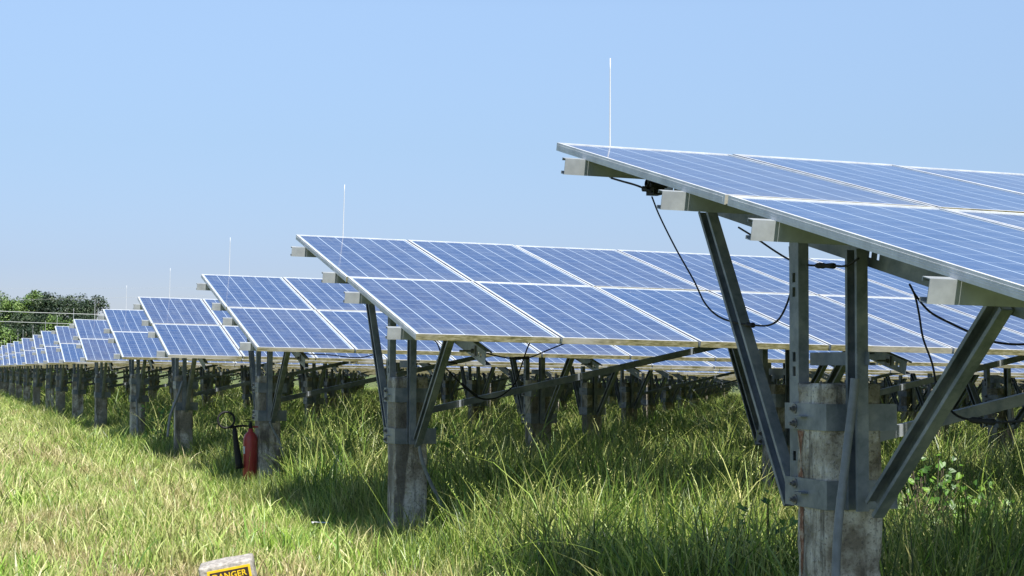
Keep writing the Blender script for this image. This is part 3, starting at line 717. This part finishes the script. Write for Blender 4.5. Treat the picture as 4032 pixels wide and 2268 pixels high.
for x, y in scatter(rg, 4.6, 150, lambda y: 66*min(1, (13/y))**1.4 + .9, lambda y: EDGE, lambda y: min(.80*y+3.0, 70)):
    far = max(1, (y/14)**.5); d = nz(x, y, .5, 2)
    e = min(1, max(.45, (x-EDGE)/1.3+.4)); hgt = e*(1.05+.55*d)*rg.uniform(.7, 1.2)
    if y > 95: hgt *= .8
    kind_ = rg.randrange(7) if rg.random() < .80 else 7+rg.randrange(4)
    b_ = nz(x, y, 1.7, 12)
    if b_ > .22: hgt *= 1.45
    elif b_ < -.30: hgt *= .55
    lim = max(.42, (1.60-1.25*y/18.22)/.54) if (12 < y < 18.4 and abs(x/y-.168) < .04) else 2
    if x < EDGE+1.1 and y > 19: hgt *= .8
    if hgt > lim: hgt = lim*rg.uniform(.6, 1); kind_ = rg.randrange(7)
    pts.append(((x, y, gz(x, y)), max(.25, hgt), rg.uniform(0, 6.28), kind_, far))
for x, y in scatter(rg, 20, 90, lambda y: 9 if y < 45 else 4, lambda y: EDGE-.75, lambda y: EDGE+.1):
    pts.append(((x, y, gz(x, y)), rg.uniform(.35, .95)*(1.2 if nz(x, y, .7, 31) > 0 else .7), rg.uniform(0, 6.28), rg.randrange(7), max(1, (y/15)**.5)))
for k, (x0, y0, z0) in enumerate(ROWS[:7]):                       # tufts left standing round the feet of the piles
    for j in range(2 if k else 1):
        for i in range(16 if k < 5 else 9):
            a = rg.uniform(0, 6.28); q = rg.uniform(.22, .50); x, y = x0+UC[j]+q*math.cos(a), y0+1.905+q*math.sin(a)
            h_ = rg.uniform(.45, .95)*(.6 if k == 2 and x < x0+.45 else 1)
            pts.append(((x, y, gz(x, y)), h_, rg.uniform(0, 6.28), rg.randrange(7), 1))
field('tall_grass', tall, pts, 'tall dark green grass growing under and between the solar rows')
# long seed stalks arching out of the tall grass
m = MB(); rg = random.Random(5); bm = m.bm; la = bm.faces.layers.float.new('shade')
def stalk(p, d, L, arch, r):
    p = Vector(p); pr = None; n = 14
    for k in range(n+1):
        t = k/n; c = p+Vector((d[0]*L*t, d[1]*L*t, L*(d[2]*t-arch*t*t))); w = r*(1-.7*t); cur = [bm.verts.new(c+Vector((math.cos(q), math.sin(q), 0))*w) for q in (0, 2.09, 4.19)]
        if pr:
            for q in range(3): f = bm.faces.new([pr[q], pr[(q+1) % 3], cur[(q+1) % 3], cur[q]]); f[la] = .55+.4*t
        if t > .72:
            for _ in range(2):
                e = Vector((rg.gauss(0, 1), rg.gauss(0, 1), rg.gauss(1.6, .4))).normalized()*.016; g = e.orthogonal().normalized()*.0016
                f = bm.faces.new([bm.verts.new(c-g), bm.verts.new(c+g), bm.verts.new(c+e)]); f[la] = 1
        pr = cur
for i in range(170):
    y = rg.uniform(6.2, 20); x = rg.uniform(EDGE+.2, .72*y+.3); a = rg.uniform(0, 6.28); q = rg.uniform(.15, .75)
    stalk((x, y, gz(x, y)), (math.cos(a)*q, math.sin(a)*q*.5, 1.0), rg.uniform(.55, 1.0), rg.uniform(.15, .75)*q, .0032)
for (px, py, Y, dx, L, ar) in ((1880, 2150, 8.2, 1.25, 1.3, .95), (2350, 2050, 9.5, .55, .75, .1), (2410, 2040, 9.6, .45, .8, .12), (1960, 2030, 10.4, .62, 1.0, .15), (1975, 2050, 10.2, .5, .9, .1), (2800, 2020, 8.6, .35, .8, .1), (2650, 2260, 7.4, -.9, 1.1, .6), (2900, 2200, 7.3, 1.0, .9, .7)):
    p = at(px, py, Y=Y); stalk((p.x, p.y, max(gz(p.x, p.y), p.z-.15)), (dx, -.05, .85), L, ar, .0035)
st_ = link('grass_stalks', m.mesh('grass_stalks', GR_TALL)); tag(st_, 'long pale seed stalks arching out of the tall grass', 'grass', kind='stuff')
# broad leaved vines and weeds
LF_VINE = make_grass('vine_leaves', 'vine')
def weed(x, y, h, n, label, seed, leaf=.042, spread=.26, hidden=False):
    rg = random.Random(seed); t = bpy.data.objects.new('weed_plant', None); SC.collection.objects.link(t); t.location = (x, y, gz(x, y))
    tag(t, label, 'weed', 'broad leaved weeds in the grass')
    m = MB(); bm = bmesh.new(); la = bm.faces.layers.float.new('shade')
    for i in range(n):
        a = rg.uniform(0, 6.28); q = spread*math.sqrt(rg.random()); z = h*rg.uniform(.3, 1); b = Vector((q*math.cos(a), q*math.sin(a), z))
        if i % 3 == 0: m.tube([(b.x*.3, b.y*.3, 0), (b.x*.7, b.y*.7, z*.6), b], .003, 4)
        nr = Vector((rg.gauss(-.2, .5), rg.gauss(-.6, .4), rg.gauss(.7, .3))).normalized(); u = nr.orthogonal().normalized(); u.rotate(Matrix.Rotation(rg.uniform(0, 6.28), 3, nr)); v = nr.cross(u); s = leaf*rg.uniform(.6, 1.25)
        O = [(0, .15), (.35, .45), (.55, .2), (.5, -.2), (.25, -.6), (0, -.95), (-.25, -.6), (-.5, -.2), (-.55, .2), (-.35, .45)]
        f = bm.faces.new([bm.verts.new(b+u*p*s+v*q2*s+nr*(.15*s*abs(p))) for p, q2 in O]); f[la] = rg.random()
    link('stem', m.mesh('stem', TRUNK), t); me = bpy.data.meshes.new('foliage'); bm.to_mesh(me); bm.free(); me.materials.append(LF_VINE); link('foliage', me, t)
for i, (px, py, Y, h, n, lab) in enumerate(((3660, 1830, 10.6, .80, 90, 'bright vine with round leaves right of the near concrete pile'), (3010, 1890, 8.6, .7, 40, 'leafy weed just left of the near struts foot'),
        (3800, 1900, 10.4, .62, 60, 'leafy weed under the brace, right of the round leaved vine'), (1765, 1640, 14.2, .9, 22, 'thin leafy weed standing right of the second row pile'),
        (3940, 1960, 10.2, .5, 50, 'low leafy weed at the right edge below the brace'), (620, 1620, 27.5, .8, 70, 'leafy bush between the fourth and fifth row piles'))):
    p = at(px, py, Y=Y); weed(p.x, Y, h, n, lab, 300+i)
